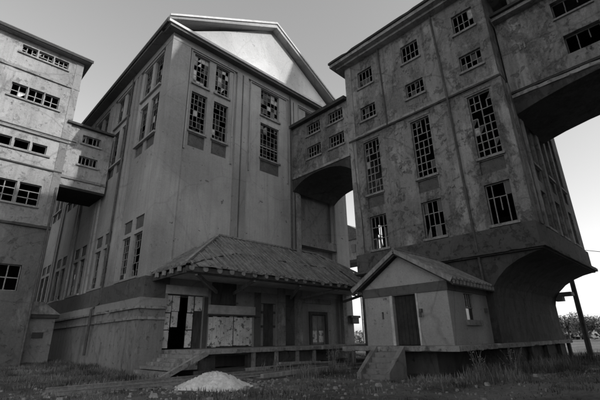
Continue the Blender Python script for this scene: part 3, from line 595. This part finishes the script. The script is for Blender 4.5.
# ------------------------------------------------------------------ left building
T = thing('left_block', 'tall pale flaking office block with rows of small broken windows at left edge', 'factory building', (-3, 38, 0))
WX, WY = 6.15, 33.3
ops = []; wins = []
for k, base in enumerate((4.55, -1.2, -7.0)):
    for i in range(3): wins.append((base-1.15*i, 23.9, 1.06, .75, 3, 2, .92, .15))
    for i in range(3): wins.append((base-.08-1.12*i, 19.82, 1.05, 1.18, 2, 2, .92, .2))
    for i in range(3): wins.append((base-.16-1.15*i, 15.7, 1.0, .75, 1, 1, .95, 0))
    for i in range(3): wins.append((base-.14-1.55*i, 11.45, 1.4, 1.65, 2, 3, .9, .2))
    wins.append((base-.3, 5.2, 1.5, 1.8, 2, 2, .9, 0)); wins.append((base-2.4, 5.2, 1.5, 1.8, 2, 2, .9, 0))
UX = -14.0
for c, z, w_, h, *_ in wins: ops.append((c-w_/2-UX, c+w_/2-UX, z, z+h, .3))
wallpart('wall', facade((UX, WY, 0), (1, 0, 0), (0, -1, 0), WX-UX, 25.1, ops, zb=9.85), 'pale', T)
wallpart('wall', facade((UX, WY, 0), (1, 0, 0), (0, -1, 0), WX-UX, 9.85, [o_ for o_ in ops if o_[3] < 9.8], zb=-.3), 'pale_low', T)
wallpart('wall', facade((WX, WY, 0), (0, 1, 0), (1, 0, 0), 14, 25.1, []), 'pale', T)
wallpart('wall', facade((UX, WY, 0), (0, 1, 0), (-1, 0, 0), 14, 25.1, []), 'pale', T)
wallpart('wall', facade((UX, WY+14, 0), (1, 0, 0), (0, 1, 0), WX-UX, 25.1, []), 'pale', T)
interior(T, UX+.4, WX-.3, WY+.5, WY+13.5, (4.5, 10.4, 14.6, 18.8, 22.6, 24.9))
for c, z, w_, h, nx, nz, ms, pl in wins: window(T, 'S', c, WY, z, w_, h, nx, nz, ms, pl, sill=False, th=.07 if nz > 1 else .05, inset=.2)
for k, base in enumerate((4.55, -1.2, -7.0)):
    for z, d in ((23.9, .5), (19.85, .55), (15.65, .6), (11.45, .8)):
        wallpart('sill', MB().box(base-2.95-d*.2, base+.65, WY-.12, WY+.05, z-.16, z-.02), 'pale_trim', T)
wallpart('string_course', rag(((UX, WY-.002, 0), (WX+.1, WY-.002, 0)), (0, -1, 0), .14, 22.25, 22.55, .3, .03, .2), 'pale_trim', T)
wallpart('string_course', MB().box(UX, WX+.1, WY-.15, WY-.002, 17.12, 17.3), 'pale_trim', T)
wallpart('string_course', MB().box(UX, WX+.05, WY-.1, WY-.002, 14.45, 14.55), 'dark', T)
wallpart('string_course', rag(((UX, WY-.002, 0), (WX+.1, WY-.002, 0)), (0, -1, 0), .2, 9.8, 10.02, .3, .05, .3), 'dark', T)
wallpart('cable_conduit', MB().tube([(UX, WY-.2, 17.36), (WX+.6, WY-.2, 17.36)], .05), 'dark', T)
wallpart('corner_strip', MB().box(WX-.5, WX+.06, WY-.06, WY-.002, 9.9, 25.0), 'pale_trim', T)
wallpart('roof', MB().box(UX-.3, WX+.55, WY-.55, WY+14.3, 25.11, 25.25), 'pale_trim', T)
wallpart('gutter', MB().box(UX-.3, WX+.62, WY-.65, WY-.551, 25.15, 25.4), 'dark', T)
wallpart('parapet', MB().box(UX-.2, WX+.4, WY-.4, WY+14, 25.26, 25.62), 'pale_trim', T)
wallpart('downpipe', MB().tube([(WX-.1, WY-.12, 13.2), (WX-.1, WY-.14, .3)], .08), 'iron', T)

T = thing('link_bridge', 'small windowed link bridge with dark soffit between pale block and gabled factory', 'bridge', (7.9, 35, 13.5))
bx0, bx1, by0, by1 = WX+.01, X0-.05, WY+.05, WY+3.8
ops = [(7.2-bx0, 8.65-bx0, 17.6, 18.4, .25), (7.2-bx0, 8.65-bx0, 15.65, 16.45, .25)]
wallpart('wall', facade((bx0, by0, 0), (1, 0, 0), (0, -1, 0), bx1-bx0, 19.0, ops, zb=13.6), 'pale', T)
wallpart('wall', facade((bx0, by1, 0), (1, 0, 0), (0, 1, 0), bx1-bx0, 19.0, [], zb=13.6), 'pale', T)
wallpart('soffit', MB().box(bx0, bx1, by0+.01, by1-.01, 13.4, 13.59), 'room', T)  # underside shade carried by the near-black colour
wallpart('ledge', MB().box(bx0, bx1, by0-.1, by0-.002, 14.2, 14.4), 'pale_trim', T)
wallpart('roof', MB().box(bx0-.3, bx1+.02, by0-.3, by1+.2, 19.01, 19.2), 'dark', T)
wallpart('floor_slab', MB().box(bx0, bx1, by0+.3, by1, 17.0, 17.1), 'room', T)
for z, h in ((17.6, .8), (15.65, .8)): window(T, 'S', 7.925, by0, z, 1.45, h, 5, 1, .7, .2, th=.07)

T = thing('lean_to_shed', 'low dark shed with a small hipped cap in the gap beside pale block', 'shed', (7.2, 36, 0))
wallpart('wall', MB().box(6.2, 8.0, 34.6, 37.5, 0, 3.5), 'plinth', T)
wallpart('fascia', MB().box(6.16, 8.2, 34.4, 37.6, 3.5, 3.75), 'dark', T)
wallpart('roof', MB().hexa([(6.16, 34.35, 3.755), (8.25, 34.35, 3.755), (8.25, 37.6, 3.755), (6.16, 37.6, 3.755)], [(6.17, 35.2, 4.7), (7.2, 35.2, 4.7), (7.2, 37.4, 4.7), (6.17, 37.4, 4.7)]), 'tile', T)
wallpart('vent_slot', MB().box(6.7, 7.4, 34.55, 34.59, 2.1, 2.5), 'dark', T)

# ------------------------------------------------------------------ beyond the yard
T = thing('conveyor_gallery', 'distant pale elevated gallery glimpsed through gap under the covered bridge', 'gallery', (62, 46, 0))
wallpart('wall', MB().box(60, 64, 42, 52, 16.2, 20.2), 'pale', T)
wallpart('roof', MB().prism_x([(41.6, 20.2), (52.4, 20.2), (47, 23.5)], 59.7, 64.3), 'roof', T)
for y in (43.6, 45.4, 47.2): wallpart('window', MB().box(59.9, 59.99, y, y+.9, 17.6, 19.2), 'glass', T)
for y in (45.2, 50.5): wallpart('trestle_leg', MB().box(60.5, 61, y, y+.28, 0, 16.2), 'conc', T)
wallpart('beam', MB().box(59.9, 64.1, 42, 52, 15.6, 16.19), 'dark', T)
T = thing('utility_pole', 'dark utility pole standing beyond the mill corner at right edge', 'pole', (41, 7.8, 0))
wallpart('shaft', MB().tube([(41.0, 7.75, -.2), (41.0, 7.75, 9.5)], [.22, .17], 10), 'timber', T)
for z in (8.9,): wallpart('wire', MB().tube([(41, 7.6, z), (48, 3.6, z-.35), (58, -2, z-.2), (75, -11, z+.6)], .03, 4), 'dark', T)

def crown(mb, c, r, n, rn, s=.5):
    for _ in range(n):
        while True:
            p = Vector((rn.uniform(-1, 1), rn.uniform(-1, 1), rn.uniform(-1, 1)))
            if p.length < 1 and p.length > .3: break
        p = Vector((p.x*r[0], p.y*r[1], p.z*r[2]))*(1+.25*math.sin(p.x*3+p.y*5)) + Vector(c)
        a = Vector((rn.gauss(0, 1), rn.gauss(0, 1), rn.gauss(0, 1))).normalized()*s; b_ = a.orthogonal().normalized()*s*rn.uniform(.5, 1)
        mb.poly([p-a, p+b_, p+a, p-b_])
spots = [(118, 22, 7), (124, 27, 8.5), (128, 18, 9), (120, 33, 7.5), (132, 10, 10), (126, 4, 8), (135, 39, 9), (122, 14, 6.5)]
TL = ['tree with a lopsided crown', 'broad tree in the far row', 'tall round tree in the far row', 'low tree in the far row', 'largest tree of the far row', 'dense tree in the far row', 'wide tree of the far row', 'smallest tree in the far row']
for i, (x, y, h) in enumerate(spots):
    rn = random.Random(i)
    T = thing('distant_tree', TL[i]+', hazy on the horizon '+['just left of the pole', 'behind the mill foot', 'between mill and pole', 'seen low under the mill', 'right of the pole', 'at the far right edge', 'behind the undercroft', 'close beside the pole'][i], 'tree', (x, y, 0), 'trees on the horizon')
    wallpart('trunk', MB().tube([(x, y, -.1), (x+.2, y, h*.35), (x, y+.3, h*.7)], [.3, .22, .08]).tube([(x+.2, y, h*.35), (x-1, y+1, h*.6)], [.14, .05]).tube([(x+.2, y, h*.4), (x+1, y-1.2, h*.65)], [.14, .05]), 'timber', T)
    cm = MB()
    for q in range(5): crown(cm, (x+rn.uniform(-1.5, 1.5), y+rn.uniform(-2.4, 2.4), h*rn.uniform(.4, .62)), (1.6, 2.2, h*.2), 420, rn, .2)
    wallpart('crown', cm, 'leaf', T)
rn = random.Random(3); cm = MB()
for i in range(150):
    a = R(rn.uniform(-25, 75)); d = rn.uniform(150, 190); h = rn.uniform(3, 6)
    crown(cm, (d*math.cos(a), d*math.sin(a), h*.45), (4, 4, h*.55), 60, rn, .9)
wallpart('far_wood', cm, 'leaf', None, kind='stuff', label='low belt of far woodland along the horizon')

# ------------------------------------------------------------------ yard: track, sand, timbers, weeds
T = thing('railway_track', 'overgrown pair of rusty rails along the foot of the loading platform', 'railway track', (14, 16.2, 0))
for y in (15.35, 16.8):
    pr = [(y-.07, .06), (y+.07, .06), (y+.07, .08), (y+.015, .1), (y+.015, .17), (y+.036, .18), (y+.036, .21), (y-.036, .21), (y-.036, .18), (y-.015, .17), (y-.015, .1), (y-.07, .08)]
    wallpart('rail', MB().prism_x(pr, 4.0, 21.3), 'rail', T)
for i in range(27):
    x = 4.3+i*.64; dz = rnd.uniform(-.03, .01); wallpart('sleeper', MB().hexa([(x, 14.85, -.1), (x+.24, 14.85, -.1), (x+.24+rnd.uniform(-.05, .05), 17.35, -.1), (x+.02, 17.35, -.1)], [(x, 14.85, .055+dz), (x+.24, 14.85, .055+dz), (x+.24, 17.35, .055+dz), (x+.02, 17.35, .055+dz)]), 'timber_l', T)
def beam(a, b_, w_, h, label, mat='timber_l'):
    o = part('timber_beam', MB().bar(a, b_, w_, h), mat, None, label=label, category='beam', group='beams lying by the platform', kind='thing')
beam((10.4, 17.95, .2), (19.2, 17.3, .14), .18, .16, 'dark rotten beam slanting between rails and platform foot', 'timber')
beam((13.2, 17.6, .18), (20.6, 17.9, .2), .26, .2, 'long squared beam lying close against the platform foot')
beam((11.6, 14.3, .16), (16.2, 14.6, .2), .2, .16, 'shorter grey beam lying nearest the viewer beside the rails')
beam((15.2, 17.2, .42), (19.0, 17.75, .3), .16, .12, 'thin beam resting askew on top of the longest beam')
sm = MB(); nr, na = 26, 64; rn = random.Random(5); SXY = (8.75, 13.6)
ph = [rn.uniform(0, 6.28) for _ in range(6)]
sm.v.append((SXY[0], SXY[1], .5))
for i in range(1, nr+1):
    for j in range(na):
        a = 2*math.pi*j/na; t = i/nr; rad = 1.45*t*(1+.14*math.sin(2*a+ph[0])+.06*math.sin(5*a+ph[1]))
        z = .52*(.5+.5*math.cos(math.pi*t**1.05))**.8*(1+.14*math.sin(3*a+ph[3])*t+.1*math.sin(8*a+ph[4]+6*t)*t)+.03*math.sin(7*a+ph[2]+t*9)*t+.05*rn.uniform(-1, 1); sm.v.append((SXY[0]+rad*math.cos(a), SXY[1]+rad*1.05*math.sin(a), z-.04*t))
for j in range(na): sm.f.append((0, 1+j, 1+(j+1) % na))
for i in range(nr-1):
    for j in range(na): a = 1+i*na+j; b_ = 1+i*na+(j+1) % na; sm.f.append((a, a+na, b_+na, b_))
o = part('sand_pile', sm, 'sand', None, label='heap of pale sand dumped in front of the platform', category='sand pile')
o.data.polygons.foreach_set('use_smooth', [True]*len(o.data.polygons))

rn = random.Random(11); gb = MB()
def blade(x, y, h, lean=.35, wd=.016):
    z = gz(x, y)-.02; a = rn.uniform(0, 6.28); dx, dy = math.cos(a)*wd, math.sin(a)*wd; l = rn.uniform(0, lean)*h; b_ = rn.uniform(0, 6.28)
    lx, ly = math.cos(b_)*l, math.sin(b_)*l; i = len(gb.v)
    gb.v += [(x-dx, y-dy, z), (x+dx, y+dy, z), (x+lx*.4+dx*.7, y+ly*.4+dy*.7, z+h*.6), (x+lx*.4-dx*.7, y+ly*.4-dy*.7, z+h*.6), (x+lx, y+ly, z+h)]
    gb.f += [(i, i+1, i+2, i+3), (i+3, i+2, i+4)]
def free(x, y):
    if 9 < x < 20.5 and 14.2 < y < 18.3 and rn.random() < .8: return False
    if X0-.4 < x < X1 and y > Y0-.5: return False
    if 11 < x < 30 and y > 18.4: return False
    if 16.9 < x and 7.8 < y < 18: return False
    if 14 < x < 16.4 and 9.9 < y < 11.8: return False
    if x < WX+.2 and y > WY-.1: return False
    if (x-SXY[0])**2+(y-SXY[1])**2 < 2.2: return False
    if x > 21.6 and 7.6 < y < 16.3: return False
    return True
cl = [(rn.uniform(2, 34), rn.uniform(3, 40), rn.uniform(.3, 1.1), rn.uniform(.06, .26)) for _ in range(420)]
cl += [(rn.uniform(13, 17), rn.uniform(13.2, 18.0), .5, rn.uniform(.4, .8)) for _ in range(16)]
cl += [(rn.uniform(14.5, 33), rn.uniform(5.6, 7.6), .5, rn.uniform(.25, .75)) for _ in range(45)]
cl += [(rn.uniform(5.0, 9.2), rn.uniform(18, 33), .6, rn.uniform(.1, .34)) for _ in range(60)]
for cx, cy, sp, h in cl:
    for _ in range(int(120*sp+30)):
        x, y = rn.gauss(cx, sp*.6), rn.gauss(cy, sp*.6)
        if free(x, y): blade(x, y, h*rn.uniform(.3, 1.1), .5)
for _ in range(15000):
    x, y = rn.uniform(1, 34), rn.uniform(3, 36)
    if free(x, y): blade(x, y, rn.uniform(.03, .1), .9)
part('weeds', gb, 'grass', None, kind='stuff', label='dry grass and weeds growing over the yard')
rn = random.Random(21)
for k, (x, y) in enumerate(((17.8, 15.6), (18.4, 14.6), (16.3, 14.4), (19.6, 16.0), (15.9, 6.6), (18.6, 6.3))):
    p_ = MB()
    for s in range(14):
        a = rn.uniform(0, 6.28); h = rn.uniform(.7, 1.5); l = rn.uniform(.1, .5); bx, by = x+rn.uniform(-.15, .15), y+rn.uniform(-.15, .15)
        pts = [(bx, by, 0), (bx+math.cos(a)*l*.3, by+math.sin(a)*l*.3, h*.5), (bx+math.cos(a)*l, by+math.sin(a)*l, h)]
        p_.tube(pts, [.012, .009, .004], 4)
        for q in range(7):
            t = rn.uniform(.25, 1); c = Vector((bx+math.cos(a)*l*t, by+math.sin(a)*l*t, h*t)); d = Vector((rn.uniform(-1, 1), rn.uniform(-1, 1), rn.uniform(-.2, .8)))*.09; e = d.orthogonal().normalized()*.016
            p_.poly([c, c+d*.5+e, c+d, c+d*.5-e])
    part('tall_weed', p_, 'grass', None, category='weed', group='tall dry weeds by the platforms',
         label=['tall dry weed clump nearest the right end of loading platform', 'tall dry weed clump beside the hut steps, farther one', 'tall dry weed clump just left of the hut steps', 'tall dry weed clump close under the canopy end',
                'tall dry weed clump right of the hut steps', 'tall dry weed clump below the barred hut window'][k])
rn = random.Random(31); st = MB()
for _ in range(2600):
    x, y = (rn.uniform(3, 24), rn.uniform(4, 20)) if rn.random() < .45 else (rn.gauss(14.5, 4), rn.gauss(17.3, 1.2)) if rn.random() < .6 else (rn.gauss(9.2, 1.3), rn.gauss(14, 1.4))
    if not free(x, y): continue
    s = rn.uniform(.015, .08)*(2 if rn.random() < .07 else 1); z = gz(x, y)
    lo = [(x+s*math.cos(a)*rn.uniform(.7, 1.2), y+s*math.sin(a)*rn.uniform(.7, 1.2), z-.02) for a in (0, 1.3, 2.5, 3.8, 5.1)]
    st.hexa(lo, [(x+(a-x)*.6, y+(b_-y)*.6, z+s*.7) for a, b_, c in lo])
part('rubble', st, 'conc', None, kind='stuff', label='small broken stones scattered over the yard')
